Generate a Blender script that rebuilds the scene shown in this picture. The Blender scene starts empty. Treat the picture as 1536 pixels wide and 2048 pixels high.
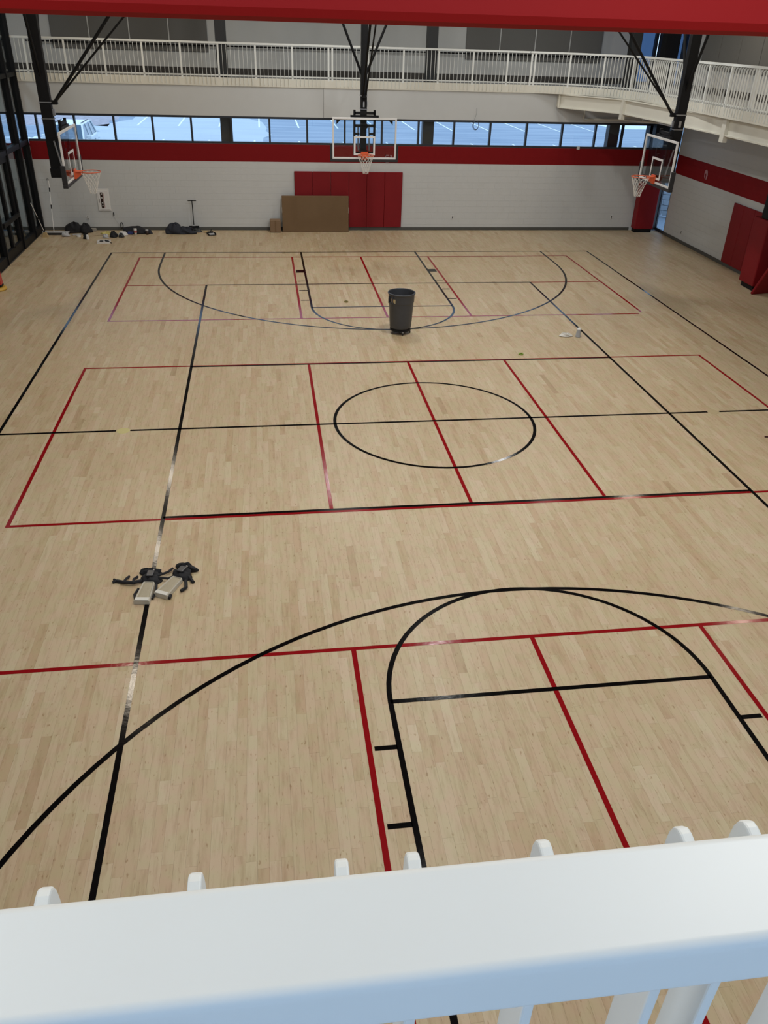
import bpy, math, random
from mathutils import Vector, Matrix
random.seed(7)
C = bpy.context.scene.collection
SC = bpy.context.scene
# ------------------------------------------------------------------ camera
CAM = Vector((-2.9223, -13.1233, 6.1521)); YAW, PITCH, ROLL, FPX = -0.154365, 0.545983, 0.033679, 1593.97
ca, sa = math.cos(YAW), math.sin(YAW)
fw = Vector((-sa*math.cos(PITCH), ca*math.cos(PITCH), -math.sin(PITCH)))
rx = Vector((ca, sa, 0)); up = rx.cross(fw)
r2 = rx*math.cos(ROLL) + up*math.sin(ROLL); u2 = r2.cross(fw)
cd = bpy.data.cameras.new('camera'); cam = bpy.data.objects.new('camera', cd); C.objects.link(cam)
m = Matrix((r2, u2, -fw)).transposed().to_4x4(); m.translation = CAM
cam.matrix_world = m
cd.sensor_fit = 'HORIZONTAL'; cd.sensor_width = 36; cd.lens = FPX/1536*36; cd.clip_start = 0.02; cd.clip_end = 400
SC.camera = cam
def project(p):
    d = Vector(p) - CAM; c = d.dot(fw)
    if c <= 0: return None
    return 768 + FPX*d.dot(r2)/c, 1024 - FPX*d.dot(u2)/c, c
# ------------------------------------------------------------------ world, exposure
W = bpy.data.worlds.new('world'); SC.world = W; W.use_nodes = True
nt = W.node_tree; nt.nodes.clear()
bg = nt.nodes.new('ShaderNodeBackground'); wo = nt.nodes.new('ShaderNodeOutputWorld')
bg.inputs[0].default_value = (0.50, 0.70, 1.0, 1); bg.inputs[1].default_value = 1.75
nt.links.new(bg.outputs[0], wo.inputs[0])
SC.view_settings.view_transform = 'Standard'; SC.view_settings.look = 'None'
SC.view_settings.exposure = 0.06; SC.view_settings.gamma = 1.0; SC.view_settings.use_curve_mapping = False
CEIL = 8.9
# high bay lamps sited by line glare; the others are unseen, added for fill
LAMPS = [(-6.85,13.9,.42),(-6.85,9.0,.48),(-6.8,2.7,.74),(-5.4,-2.8,.95),(-5.4,-10.8,.70),
         (-0.75,13.2,.68),(-0.5,8.6,1.05),(1.2,2.6,1.6),(-0.1,-4.4,1.25),(-0.4,-10.8,.78),
         (6.0,14.2,.52),(6.1,8.8,.88),(6.2,-2.6,1.0),(6.2,-10.8,.70),(10.0,10.9,.36),(10.4,3.6,.48),(-7.5,-14.5,.30),(4.5,-14.5,.30)]  # the near walkway pair is unseen, added to brighten the rail cap
LAMP_W = 150
for i, (x, y, pw) in enumerate(LAMPS):
    ld = bpy.data.lights.new('bay_and_fill_lamp', 'AREA'); ld.shape = 'RECTANGLE'; ld.size = 0.28; ld.size_y = 1.15
    ld.energy = LAMP_W*pw; ld.color = (1.0, .86, .68) if (x < -6 or x > 9) else ((.86, .97, 1.0) if y < -14 else (1.0, 1.0, .965))
    lo = bpy.data.objects.new('bay_and_fill_lamp', ld); C.objects.link(lo); lo.location = (x, y, 8.45)
ld = bpy.data.lights.new('corridor_fill', 'AREA'); ld.size = 1.0; ld.energy = 90; ld.color = (.85, .93, 1)  # unseen light added to lift the dark space behind the left glass
lo = bpy.data.objects.new('corridor_fill', ld); C.objects.link(lo); lo.location = (-12.9, 12.5, 8.3)
# ------------------------------------------------------------------ materials
MATS = {}
def mat(name, col, rough=0.6, metal=0.0, noise=0.0, scale=20, bump=0.0, spec=0.5, bscale=None, stretch=(1,1,1), emit=None):
    if name in MATS: return MATS[name]
    m = bpy.data.materials.new(name); m.use_nodes = True; MATS[name] = m
    t = m.node_tree; b = t.nodes['Principled BSDF']
    b.inputs['Base Color'].default_value = (*col, 1); b.inputs['Roughness'].default_value = rough
    b.inputs['Metallic'].default_value = metal; b.inputs['Specular IOR Level'].default_value = spec
    tc = t.nodes.new('ShaderNodeTexCoord'); mp = t.nodes.new('ShaderNodeMapping'); mp.inputs['Scale'].default_value = stretch
    t.links.new(tc.outputs['Object'], mp.inputs[0])
    if noise or True:
        n = t.nodes.new('ShaderNodeTexNoise'); n.inputs['Scale'].default_value = scale; n.inputs['Detail'].default_value = 3
        t.links.new(mp.outputs[0], n.inputs['Vector'])
        mx = t.nodes.new('ShaderNodeMix'); mx.data_type = 'RGBA'
        k = max(noise, 0.03)
        mx.inputs['A'].default_value = (*[min(1, c*(1-k)) for c in col], 1); mx.inputs['B'].default_value = (*[min(1, c*(1+k)) for c in col], 1)
        t.links.new(n.outputs['Fac'], mx.inputs['Factor']); t.links.new(mx.outputs['Result'], b.inputs['Base Color'])
    if bump:
        n2 = t.nodes.new('ShaderNodeTexNoise'); n2.inputs['Scale'].default_value = bscale or scale*3
        t.links.new(mp.outputs[0], n2.inputs['Vector'])
        bp = t.nodes.new('ShaderNodeBump'); bp.inputs['Strength'].default_value = bump; bp.inputs['Distance'].default_value = 0.01
        t.links.new(n2.outputs['Fac'], bp.inputs['Height']); t.links.new(bp.outputs['Normal'], b.inputs['Normal'])
    return m
def glass(name, tint, gl=0.08):
    m = bpy.data.materials.new(name); m.use_nodes = True; t = m.node_tree; t.nodes.clear()
    o = t.nodes.new('ShaderNodeOutputMaterial'); a = t.nodes.new('ShaderNodeBsdfTransparent'); g = t.nodes.new('ShaderNodeBsdfGlossy')
    a.inputs[0].default_value = (*tint, 1); g.inputs['Roughness'].default_value = 0.02
    lw = t.nodes.new('ShaderNodeLayerWeight'); lw.inputs[0].default_value = .5
    pw = t.nodes.new('ShaderNodeMath'); pw.operation = 'POWER'; pw.inputs[1].default_value = 5; t.links.new(lw.outputs['Facing'], pw.inputs[0])
    f = t.nodes.new('ShaderNodeMath'); f.operation = 'MULTIPLY_ADD'; f.inputs[1].default_value = .9; f.inputs[2].default_value = .035; t.links.new(pw.outputs[0], f.inputs[0])
    mx = t.nodes.new('ShaderNodeMixShader'); t.links.new(f.outputs[0], mx.inputs[0]); t.links.new(a.outputs[0], mx.inputs[1]); t.links.new(g.outputs[0], mx.inputs[2])
    t.links.new(mx.outputs[0], o.inputs[0]); return m
WHITE = mat('white_paint', (.545,.555,.555), .55, noise=.03, scale=3, bump=.05, bscale=60)
WHITEUP = mat('white_gypsum', (.55,.56,.55), .7, noise=.02, scale=2)
RAILM = mat('white_powder_coat', (.76,.78,.76), .45, noise=.02, scale=5)
CREAM = mat('cream_steel', (.72,.70,.62), .45, noise=.03, scale=4)
REDW = mat('red_wall_paint', (.20,.006,.008), .7, spec=.15, noise=.06, scale=3, bump=.05, bscale=60)
REDB = mat('red_beam_paint', (.30,.006,.006), .6, noise=.05, scale=1.2, spec=.2)
REDP = mat('red_vinyl_pad', (.20,.006,.010), .55, spec=.25, noise=.08, scale=4, bump=.04, bscale=8)
BLACK = mat('black_steel', (.006,.006,.007), .55, noise=.2, scale=10, spec=.22)
FRAME = mat('dark_window_frame', (.018,.022,.03), .4, noise=.1, scale=5)
COLM = mat('charcoal_column', (.022,.024,.026), .5, noise=.1, scale=3)
BASEB = mat('grey_rubber_base', (.075,.075,.07), .55, noise=.1, scale=8)
PANEL = mat('grey_acoustic_fabric', (.15,.148,.14), .9, noise=.08, scale=40, bump=.15, bscale=200)
TRACK = mat('grey_track_rubber', (.30,.31,.31), .8, noise=.12, scale=60)
CEILM = mat('ceiling_deck', (.42,.42,.41), .8)
BOARDW = mat('backboard_white', (.72,.71,.70), .4)
PADB = mat('black_padding', (.016,.015,.017), .55, bump=.1, bscale=30)
ORANGE = mat('orange_rim_paint', (.62,.10,.03), .35, noise=.08, scale=20)
NETM = mat('white_net_cord', (.72,.70,.66), .8, noise=.08, scale=60)
STEEL = mat('zinc_steel', (.45,.45,.46), .35, metal=.8, noise=.1, scale=30)
CARD = mat('cardboard', (.155,.092,.043), .8, noise=.06, scale=6, bump=.05, bscale=80)
CARD2 = mat('cardboard_light', (.20,.125,.07), .8, noise=.06, scale=6)
BINM = mat('grey_bin_plastic', (.045,.048,.056), .42, noise=.1, scale=8, bump=.05, bscale=40)
CLOTHB = mat('black_cloth', (.012,.012,.015), .85, noise=.3, scale=12, bump=.4, bscale=30)
CLOTHN = mat('navy_cloth', (.018,.020,.030), .85, noise=.3, scale=12, bump=.4, bscale=30)
CLOTHW = mat('white_cloth', (.62,.60,.55), .85, noise=.08, scale=20, bump=.3, bscale=30)
YEL = mat('yellow_cloth', (.50,.42,.14), .8, noise=.15, scale=20)
TAN = mat('tan_bristle', (.42,.30,.15), .9, noise=.25, scale=60)
SHELL = mat('cream_shell', (.52,.48,.40), .5, noise=.1, scale=25)
SHELLW = mat('cream_shell_inside', (.36,.31,.22), .6, noise=.15, scale=30, stretch=(4,1,1))
GREEN = mat('green_tape', (.16,.26,.015), .5)
LGREY = mat('light_grey_plastic', (.42,.42,.43), .5)
BLUE = mat('blue_plastic', (.02,.035,.16), .5)
REDC = mat('red_print', (.45,.03,.03), .5)
WOOD = mat('pale_wood', (.42,.33,.22), .6)
OUTW = mat('stone_wall', (.34,.37,.40), .9, noise=.25, scale=4, bump=.3)
SNOW = mat('snow', (.85,.88,.92), .8, noise=.04, scale=3, bump=.3, bscale=5)
MULCH = mat('mulch', (.42,.38,.40), .95, noise=.6, scale=3, stretch=(1,3,1)); SLUSH = mat('slush', (.52,.57,.60), .8, noise=.16, scale=.8, stretch=(.3,1,1))
CARW = mat('car_white', (.80,.83,.82), .25, noise=.02)
CARG = mat('car_glass', (.06,.12,.17), .1)
TYRE = mat('tyre', (.02,.02,.022), .7)
PLINE = mat('parking_line_paint', (.95,.95,.88), .7)
GLASSW = glass('window_glass', (.965,.985,.99)); GLASSB = glass('backboard_glass', (.89,.92,.93)); GLASSL = glass('tinted_partition_glass', (.81,.86,.87)); GLASSD = glass('dark_glass_upper', (.22,.28,.36))
def linemat(name, col):
    m = mat(name, col, .12, noise=.05, scale=30, bump=.06, bscale=16, spec=.11); return m
LBLK = linemat('black_line_paint', (.0025,.002,.0025)); LRED = linemat('red_line_paint', (.24,.005,.008))
def asphalt():
    m = bpy.data.materials.new('wet_asphalt'); m.use_nodes = True; t = m.node_tree; b = t.nodes['Principled BSDF']
    tc = t.nodes.new('ShaderNodeTexCoord'); mp = t.nodes.new('ShaderNodeMapping'); mp.inputs['Scale'].default_value = (.12, .9, 1)
    n = t.nodes.new('ShaderNodeTexNoise'); n.inputs['Scale'].default_value = 1.1; n.inputs['Detail'].default_value = 5
    r = t.nodes.new('ShaderNodeValToRGB'); r.color_ramp.elements[0].position = .35; r.color_ramp.elements[0].color = (.24,.30,.37,1)
    r.color_ramp.elements[1].position = .72; r.color_ramp.elements[1].color = (.36,.42,.48,1)  # streaks put the wet ground's reflections into the base colour
    t.links.new(tc.outputs['Object'], mp.inputs[0]); t.links.new(mp.outputs[0], n.inputs['Vector']); t.links.new(n.outputs['Fac'], r.inputs[0])
    t.links.new(r.outputs[0], b.inputs['Base Color']); b.inputs['Roughness'].default_value = .6; b.inputs['Specular IOR Level'].default_value = .12; return m
ASPH = asphalt()
def maple():
    m = bpy.data.materials.new('maple_boards'); m.use_nodes = True; t = m.node_tree; b = t.nodes['Principled BSDF']; L = t.links.new
    at = t.nodes.new('ShaderNodeAttribute'); at.attribute_name = 'rnd'
    r = t.nodes.new('ShaderNodeValToRGB'); e = r.color_ramp.elements
    e[0].position = 0; e[0].color = (.37,.268,.158,1); e[1].position = 1; e[1].color = (.535,.44,.305,1)
    for p, c in ((.08,(.44,.325,.198,1)), (.3,(.468,.362,.23,1)), (.6,(.486,.385,.25,1)), (.85,(.508,.41,.276,1))):
        k = e.new(p); k.color = c
    L(at.outputs['Fac'], r.inputs[0])
    g = t.nodes.new('ShaderNodeNewGeometry')
    ad = t.nodes.new('ShaderNodeVectorMath'); ad.operation = 'MULTIPLY_ADD'
    cb = t.nodes.new('ShaderNodeCombineXYZ'); mu = t.nodes.new('ShaderNodeMath'); mu.operation = 'MULTIPLY'; mu.inputs[1].default_value = 97
    L(at.outputs['Fac'], mu.inputs[0]); L(mu.outputs[0], cb.inputs[2])
    L(g.outputs['Position'], ad.inputs[0]); ad.inputs[1].default_value = (14, 1.7, 1); L(cb.outputs[0], ad.inputs[2])
    n = t.nodes.new('ShaderNodeTexNoise'); n.inputs['Scale'].default_value = 1.6; n.inputs['Detail'].default_value = 5; n.inputs['Roughness'].default_value = .62
    L(ad.outputs[0], n.inputs['Vector'])
    r2_ = t.nodes.new('ShaderNodeValToRGB'); r2_.color_ramp.elements[0].position = .28; r2_.color_ramp.elements[0].color = (.80,.74,.68,1)
    r2_.color_ramp.elements[1].position = .52; r2_.color_ramp.elements[1].color = (1.02,1.02,1.02,1)
    L(n.outputs['Fac'], r2_.inputs[0])
    mx = t.nodes.new('ShaderNodeMix'); mx.data_type = 'RGBA'; mx.blend_type = 'MULTIPLY'; mx.inputs['Factor'].default_value = .8
    L(r.outputs[0], mx.inputs['A']); L(r2_.outputs[0], mx.inputs['B'])
    # small flecks / knots
    ad2 = t.nodes.new('ShaderNodeVectorMath'); ad2.operation = 'MULTIPLY'; ad2.inputs[1].default_value = (17, 6, 1); L(g.outputs['Position'], ad2.inputs[0])
    v = t.nodes.new('ShaderNodeTexNoise'); v.inputs['Scale'].default_value = 2.2; v.inputs['Detail'].default_value = 2; L(ad2.outputs[0], v.inputs['Vector'])
    r3 = t.nodes.new('ShaderNodeValToRGB'); r3.color_ramp.elements[0].position = .64; r3.color_ramp.elements[0].color = (1,1,1,1)
    r3.color_ramp.elements[1].position = .74; r3.color_ramp.elements[1].color = (.66,.56,.45,1); L(v.outputs['Fac'], r3.inputs[0])
    m2 = t.nodes.new('ShaderNodeMix'); m2.data_type = 'RGBA'; m2.blend_type = 'MULTIPLY'; m2.inputs['Factor'].default_value = .9
    L(mx.outputs['Result'], m2.inputs['A']); L(r3.outputs[0], m2.inputs['B']); hn = t.nodes.new('ShaderNodeTexNoise'); hn.inputs['Scale'].default_value = 5.0; hn.inputs['Detail'].default_value = 2; L(g.outputs['Position'], hn.inputs['Vector'])
    r4 = t.nodes.new('ShaderNodeValToRGB'); r4.color_ramp.elements[0].position = .38; r4.color_ramp.elements[0].color = (.985,1.02,.97,1)
    r4.color_ramp.elements[1].position = .62; r4.color_ramp.elements[1].color = (1.03,.975,1.0,1); L(hn.outputs['Fac'], r4.inputs[0])
    m3 = t.nodes.new('ShaderNodeMix'); m3.data_type = 'RGBA'; m3.blend_type = 'MULTIPLY'; m3.inputs['Factor'].default_value = 1
    L(m2.outputs['Result'], m3.inputs['A']); L(r4.outputs[0], m3.inputs['B']); L(m3.outputs['Result'], b.inputs['Base Color'])
    b.inputs['Roughness'].default_value = .42; b.inputs['Specular IOR Level'].default_value = .35
    return m
MAPLE = maple()
# ------------------------------------------------------------------ mesh helpers
class MB:
    def __init__(s): s.v = []; s.f = []
    def add(s, vs, fs):
        o = len(s.v); s.v += [tuple(v) for v in vs]; s.f += [tuple(i+o for i in f) for f in fs]; return s
    def box(s, x0, x1, y0, y1, z0, z1, T=None):
        vs = [Vector((x, y, z)) for z in (z0, z1) for y in (y0, y1) for x in (x0, x1)]
        if T: vs = [T @ v for v in vs]
        return s.add(vs, [(0,2,3,1),(4,5,7,6),(0,1,5,4),(2,6,7,3),(0,4,6,2),(1,3,7,5)])
    def tube(s, pts, r, n=8, closed=False, cap=True):
        pts = [Vector(p) for p in pts]; N = len(pts); rs = r if isinstance(r, (list, tuple)) else [r]*N
        vs = []; prev = None
        for i, p in enumerate(pts):
            a = pts[(i-1) % N] if (closed or i > 0) else p; b = pts[(i+1) % N] if (closed or i < N-1) else p
            d = (b-a).normalized() if (b-a).length > 1e-9 else Vector((0,0,1))
            if prev is None:
                h = Vector((0,0,1)) if abs(d.z) < .9 else Vector((1,0,0)); x = d.cross(h).normalized()
            else: x = (prev - d*prev.dot(d)).normalized()
            prev = x; y = d.cross(x)
            vs += [p + (x*math.cos(2*math.pi*k/n) + y*math.sin(2*math.pi*k/n))*rs[i] for k in range(n)]
        fs = []
        for i in range(N if closed else N-1):
            j = (i+1) % N
            fs += [(i*n+k, i*n+(k+1) % n, j*n+(k+1) % n, j*n+k) for k in range(n)]
        if cap and not closed: fs += [tuple(range(n))[::-1], tuple(range((N-1)*n, N*n))]
        return s.add(vs, fs)
    def lathe(s, prof, n=28, c=(0,0,0), cap0=False, cap1=False):
        vs = [(c[0]+r*math.cos(2*math.pi*k/n), c[1]+r*math.sin(2*math.pi*k/n), c[2]+z) for r, z in prof for k in range(n)]
        fs = [(i*n+k, i*n+(k+1) % n, (i+1)*n+(k+1) % n, (i+1)*n+k) for i in range(len(prof)-1) for k in range(n)]
        if cap0: fs.append(tuple(range(n))[::-1])
        if cap1: fs.append(tuple(range((len(prof)-1)*n, len(prof)*n)))
        return s.add(vs, fs)
    def prism(s, poly, h0, h1, ax='z', T=None):
        def P(a, b, h): return {'z': (a,b,h), 'x': (h,a,b), 'y': (a,h,b)}[ax]
        n = len(poly); vs = [Vector(P(a,b,h0)) for a,b in poly] + [Vector(P(a,b,h1)) for a,b in poly]
        if T: vs = [T @ v for v in vs]
        return s.add(vs, [tuple(range(n))[::-1], tuple(range(n, 2*n))] + [(k, (k+1) % n, n+(k+1) % n, n+k) for k in range(n)])
    def sweep(s, path, o0, o1, z0, z1, side=1):
        """rectangular section along a plan path; offsets measured to the path's left"""
        P = [Vector((p[0], p[1])) for p in path]; q = []
        for i, p in enumerate(P):
            a = P[max(i-1, 0)]; b = P[min(i+1, len(P)-1)]; d = (b-a).normalized(); nrm = Vector((-d.y, d.x))*side
            q.append((p+nrm*o0, p+nrm*o1))
        vs = []
        for a, b in q: vs += [(a.x,a.y,z0),(b.x,b.y,z0),(b.x,b.y,z1),(a.x,a.y,z1)]
        fs = []
        for i in range(len(q)-1):
            o = 4*i
            for k in range(4): fs.append((o+k, o+(k+1) % 4, o+4+(k+1) % 4, o+4+k))
        fs += [(0,1,2,3), tuple(4*(len(q)-1)+k for k in (3,2,1,0))]
        return s.add(vs, fs)
    def mesh(s, name, material, smooth=False):
        me = bpy.data.meshes.new(name); me.from_pydata(s.v, [], s.f); me.materials.append(material)
        import bmesh
        b = bmesh.new(); b.from_mesh(me); bmesh.ops.recalc_face_normals(b, faces=b.faces); b.to_mesh(me); b.free()
        if smooth:
            me.polygons.foreach_set('use_smooth', [True]*len(me.polygons))
        return me
    def build(s, name, material, parent=None, bevel=0, smooth=False, loc=None, seg=2, kind=None, label=None):
        o = bpy.data.objects.new(name, s.mesh(name, material, smooth)); C.objects.link(o)
        if parent: o.parent = parent
        if loc: o.location = loc
        if bevel:
            md = o.modifiers.new('bevel', 'BEVEL'); md.width = bevel; md.segments = seg; md.limit_method = 'ANGLE'; md.angle_limit = math.radians(40)
        if smooth:
            try:
                md = o.modifiers.new('wn', 'WEIGHTED_NORMAL')
            except Exception: pass
        if kind: o['kind'] = kind
        if label: o['label'] = label
        return o
def thing(name, label, cat, loc=(0,0,0), rotz=0, group=None):
    o = bpy.data.objects.new(name, None); C.objects.link(o); o.location = loc; o.rotation_euler = (0,0,rotz)
    o.empty_display_size = .1
    o['label'] = label; o['category'] = cat
    if group: o['group'] = group
    return o
def tag(o, label, cat, group=None):
    o['label'] = label; o['category'] = cat
    if group: o['group'] = group
    return o
def struct(o): o['kind'] = 'structure'; return o
def link_copy(src, parent, loc, mesh=None):
    c = src.copy(); C.objects.link(c); c.parent = parent; c.location = loc; return c
def shift(mb, dx, dy, dz):
    mb.v = [(a+dx, b+dy, c+dz) for a, b, c in mb.v]; return mb
FT = .3048
XL, XR, YF, YN = -10.24, 11.45, 16.0, -12.9
YB = -15.6; F = 4.62   # near wall, track level
# ================================================================== STRUCTURE
floor = struct(MB().box(XL, XR, YB, YF, -.25, -.006).build('floor', MAPLE))
# floor boards
boards = []
w = .1015; nx = int((XR-XL)/w)
rr = random.Random(3)
for i in range(nx+1):
    x0 = XL + i*w; x1 = min(x0+w, XR)
    if x1-x0 < .01: continue
    y = -12.6 - rr.random()*.8
    while y < YF-.005:
        L = rr.choice((.32,.45,.6,.75,.9,1.1))*rr.uniform(.85,1.15); y1 = min(y+L, YF)
        boards.append((x0, x1, max(y, -12.8), y1, rr.betavariate(2.2, 2.2), rr.uniform(-.0004, 0)))
        y = y1
vis = []
for k, (x0, x1, y0, y1, r, dz) in enumerate(boards):
    p = project(((x0+x1)/2, (y0+y1)/2, 0))
    if p and 0 < p[0] < 1536 and 0 < p[1] < 1740 and (y1-y0) > .2: vis.append((p[2], k))
vis.sort(); near = set(k for _, k in vis[:300])
def add_board(mb, b):
    x0, x1, y0, y1, r, dz = b; g = .0004
    mb.box(x0+g, x1-g, y0+g, y1-g, -.0055, dz)
def setattr_rnd(me, vals):
    a = me.attributes.new('rnd', 'FLOAT', 'FACE'); a.data.foreach_set('value', vals)
mb = MB(); vals = []
for k, b in enumerate(boards):
    if k in near: continue
    add_board(mb, b); vals += [b[4]]*6
o = mb.build('floor_board_field', MAPLE, floor, kind='stuff'); setattr_rnd(o.data, vals)
for k in sorted(near):
    q = MB(); add_board(q, boards[k]); me = bpy.data.meshes.new('floor_board'); me.from_pydata(q.v, [], q.f); me.materials.append(MAPLE); setattr_rnd(me, [boards[k][4]]*6)
    o = bpy.data.objects.new('floor_board', me); C.objects.link(o); o.parent = floor
setattr_rnd(floor.data, [.4]*len(floor.data.polygons))
# ---- painted lines
LW = .057
def strip(pts, w, z):
    P = [Vector(p) for p in pts]; vs = []
    for i, p in enumerate(P):
        a = P[max(i-1,0)]; b = P[min(i+1,len(P)-1)]; d = (b-a).normalized(); n = Vector((-d.y, d.x))*w/2
        vs += [(p.x+n.x, p.y+n.y, z), (p.x-n.x, p.y-n.y, z)]
    return MB().add(vs, [(2*i, 2*i+1, 2*i+3, 2*i+2) for i in range(len(P)-1)])
def line(pts, m, label, w=LW, z=None):
    z = z or (.0022 if m is LBLK else .0014)
    o = strip(pts, w, z).build('painted_line', m, floor, label=label); return o
def arc(cx, cy, r, a0, a1, n=48): return [(cx+r*math.cos(math.radians(a0+(a1-a0)*i/n)), cy+r*math.sin(math.radians(a0+(a1-a0)*i/n))) for i in range(n+1)]
h = LW/2
line([(-7.62-h,12.8),(7.62+h,12.8)], LBLK, 'black far baseline')
line([(-7.62,-12.6),(-7.62,12.8)], LBLK, 'black left sideline'); line([(7.62,-12.6),(7.62,12.8)], LBLK, 'black right sideline')
line([(-7.62,0),(-5.66,0)], LBLK, 'black halfway line'); line([(-5.42,0),(5.36,0)], LBLK, 'black halfway line'); line([(5.60,0),(7.62,0)], LBLK, 'black halfway line')
line(arc(0,0,1.829,0,360,80), LBLK, 'black centre circle')
for s in (1,-1):
    by = 12.8*s; fy = by-5.79*s*1.003; cy = by-1.6*s
    ye = by if s > 0 else -12.6
    for q in (-1,1): line([(1.829*q,ye),(1.829*q,fy)], LBLK, 'black lane side line')
    line([(-1.829,fy),(1.829,fy)], LBLK, 'black free throw line')
    line(arc(0,fy,1.829,0,-180*s,40), LBLK, 'black free throw arc')
    line(arc(0,cy,6.02,0,-180*s,72), LBLK, 'black three point arc', z=.0026)
    for q in (-1,1): line([(6.02*q,ye),(6.02*q,cy)], LBLK, 'black three point corner line')
    for q in (-1,1):
        if s > 0: line([(1.85*q,by-2.29*s),(2.08*q,by-2.29*s)], LBLK, 'black lane block', w=.3)
        for d in (11,14,17):
            line([(1.85*q,by-d*FT*s),(2.08*q,by-d*FT*s)], LBLK, 'black lane mark')
VY = 9.144
for q in (-1,1): line([(4.575*q,-VY),(4.575*q,VY)], LBLK, 'black volleyball sideline')
for s in (1,-1):
    line([(-4.575,VY*s),(4.575,VY*s)], LBLK, 'black volleyball end line'); 
    for q in (-1,1): line([(4.6*q,VY*s),(6.706*q,VY*s)], LRED, 'red pickleball centre line end')
line([(-4.575,-2.985),(4.575,-2.985)], LBLK, 'black volleyball attack line'); line([(-4.575,3.005),(4.575,3.005)], LBLK, 'black volleyball attack line')
for cy in (0, 9.144, -9.144):
    y0, y1 = cy-3.04, cy+3.04
    if cy < 0: y0 = -12.18
    xr = 6.706
    line([(-xr-h,y1),(xr+h if cy < 9 else xr+h,y1)], LRED, 'red pickleball sideline'); line([(-xr-h,y0),((xr-.12) if cy > 9 else xr+h,y0)], LRED, 'red pickleball sideline')
    for x in (-xr, xr): line([(x,y0+(.12 if (cy > 9 and x > 0) else 0)),(x,y1)], LRED, 'red pickleball baseline', z=.0016)
    for x in (-2.134, 0, 2.134): line([(x,y0),(x,y1)], LRED, 'red pickleball inner line', z=.0018)
# volleyball post floor plates
for x, col, lb in ((-5.54,(.52,.46,.20),'pale yellow disc'),(5.48,(.42,.33,.19),'tan wooden disc')):
    mm = mat('socket_cover_'+('left' if x < 0 else 'right'), col, .5)
    MB().lathe([(0.001,.003),(.105,.003),(.115,0)], 24, (x,.0,0)).build('floor_socket_cover', mm, floor, label=lb)
# ---- far wall
wf = MB(); wf.box(XL-.0, 11.0, YF, YF+.18, 0, 2.74); wf.box(XL, 11.45, YF, YF+.18, 3.56, 4.42)
wall_far = struct(wf.build('wall_far', WHITE))
def block_wall(parent, ax, plane, dirn, u0, u1, zs, skip=None, umax_vis=None):
    """running-bond blocks 0.4 x 0.2; ax 'y' = wall facing -y, 'x' = wall facing -x"""
    cells = []
    for k in range(len(zs)-1):
        u = u0 - (.2 if k % 2 else 0)
        while u < u1-1e-6:
            a, b = max(u, u0), min(u+.4, u1)
            if b-a > .03: cells.append((a, b, zs[k], zs[k+1]))
            u += .4
    g = .0010; t = .0035
    def mk(a, b, z0, z1):
        q = MB()
        if ax == 'y': q.box(a+g, b-g, plane-t, plane, z0+g, z1-g)
        else: q.box(plane-t, plane, a+g, b-g, z0+g, z1-g)
        return q
    sc = []
    for i, (a, b, z0, z1) in enumerate(cells):
        c = ((a+b)/2, plane, (z0+z1)/2) if ax == 'y' else (plane, (a+b)/2, (z0+z1)/2)
        p = project(c); ok = p and 0 < p[0] < 1536 and 0 < p[1] < 2048 and not (skip and skip(c))
        sc.append((0 if ok else 1, p[2] if p else 1e9, i))
    if ax == 'y': MB().box(u0, u1, plane-.0008, plane-.0001, zs_red[0], 2.739).build('stripe_backing', REDW, parent)
    else: MB().box(plane-.0008, plane-.0001, u0, u1, zs_red[0], zs_red[1]+.01).build('stripe_backing', REDW, parent)
    sc.sort(); pick = set(i for _, _, i in sc[:300]); protos = {}
    rest = {True: MB(), False: MB()}
    return_cells = []
    for i, (a, b, z0, z1) in enumerate(cells):
        red = zs_red[0] - 1e-4 <= z0 < zs_red[1] - 1e-4
        if i in pick:
            key = (round(b-a, 3), round(z1-z0, 3), red)
            if key not in protos:
                q = MB()
                if ax == 'y': q.box(g, b-a-g, -t, 0, g, z1-z0-g)
                else: q.box(-t, 0, g, b-a-g, g, z1-z0-g)
                protos[key] = q.mesh('block', REDW if red else WHITE)
            o = bpy.data.objects.new('block', protos[key]); C.objects.link(o); o.parent = parent
            o.location = (a, plane, z0) if ax == 'y' else (plane, a, z0)
        else:
            q = mk(a, b, z0, z1); rest[red].add(q.v, q.f)
    for red, q in rest.items():
        if q.v: q.build('block_field', REDW if red else WHITE, parent, kind='stuff')
zs_red = (2.2, 2.75)
zs = [.0]+[.2*k for k in range(1, 14)]+[2.74]
block_wall(wall_far, 'y', YF, -1, XL, 11.0, zs, skip=lambda c: abs(c[0]) < 1.84 and c[2] < 1.9)
# gypsum band seam + base
MB().box(-.845,-.835, YF-.003, YF+.001, 3.56, 4.42).build('joint_strip', BASEB, wall_far)
struct(MB().box(XL, 10.4, YF-.022, YF-.0105, 0, .105).build('baseboard_far', BASEB))
# far windows
MX = [-9.92,-8.76,-7.55,-6.35,-5.13,-3.85,-2.62,-1.39,-.14,1.11,2.35,3.57,4.83,6.11,7.38,8.58,9.57,10.9]
win = struct(MB().box(XL, 10.95, YF+.0, YF+.12, 2.74, 2.80).box(XL, 10.95, YF, YF+.12, 3.495, 3.56).build('window_1', FRAME))
for x in MX:
    MB().box(x-.03, x+.03, YF+.0, YF+.12, 2.80, 3.495).build('mullion', FRAME, win)
ed = [XL]+MX
for a, b in zip(ed[:-1], ed[1:]):
    if b-a > .1: MB().box(a+.0, b-.0, YF+.055, YF+.063, 2.79, 3.50).build('window_pane', GLASSW, win)
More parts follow.
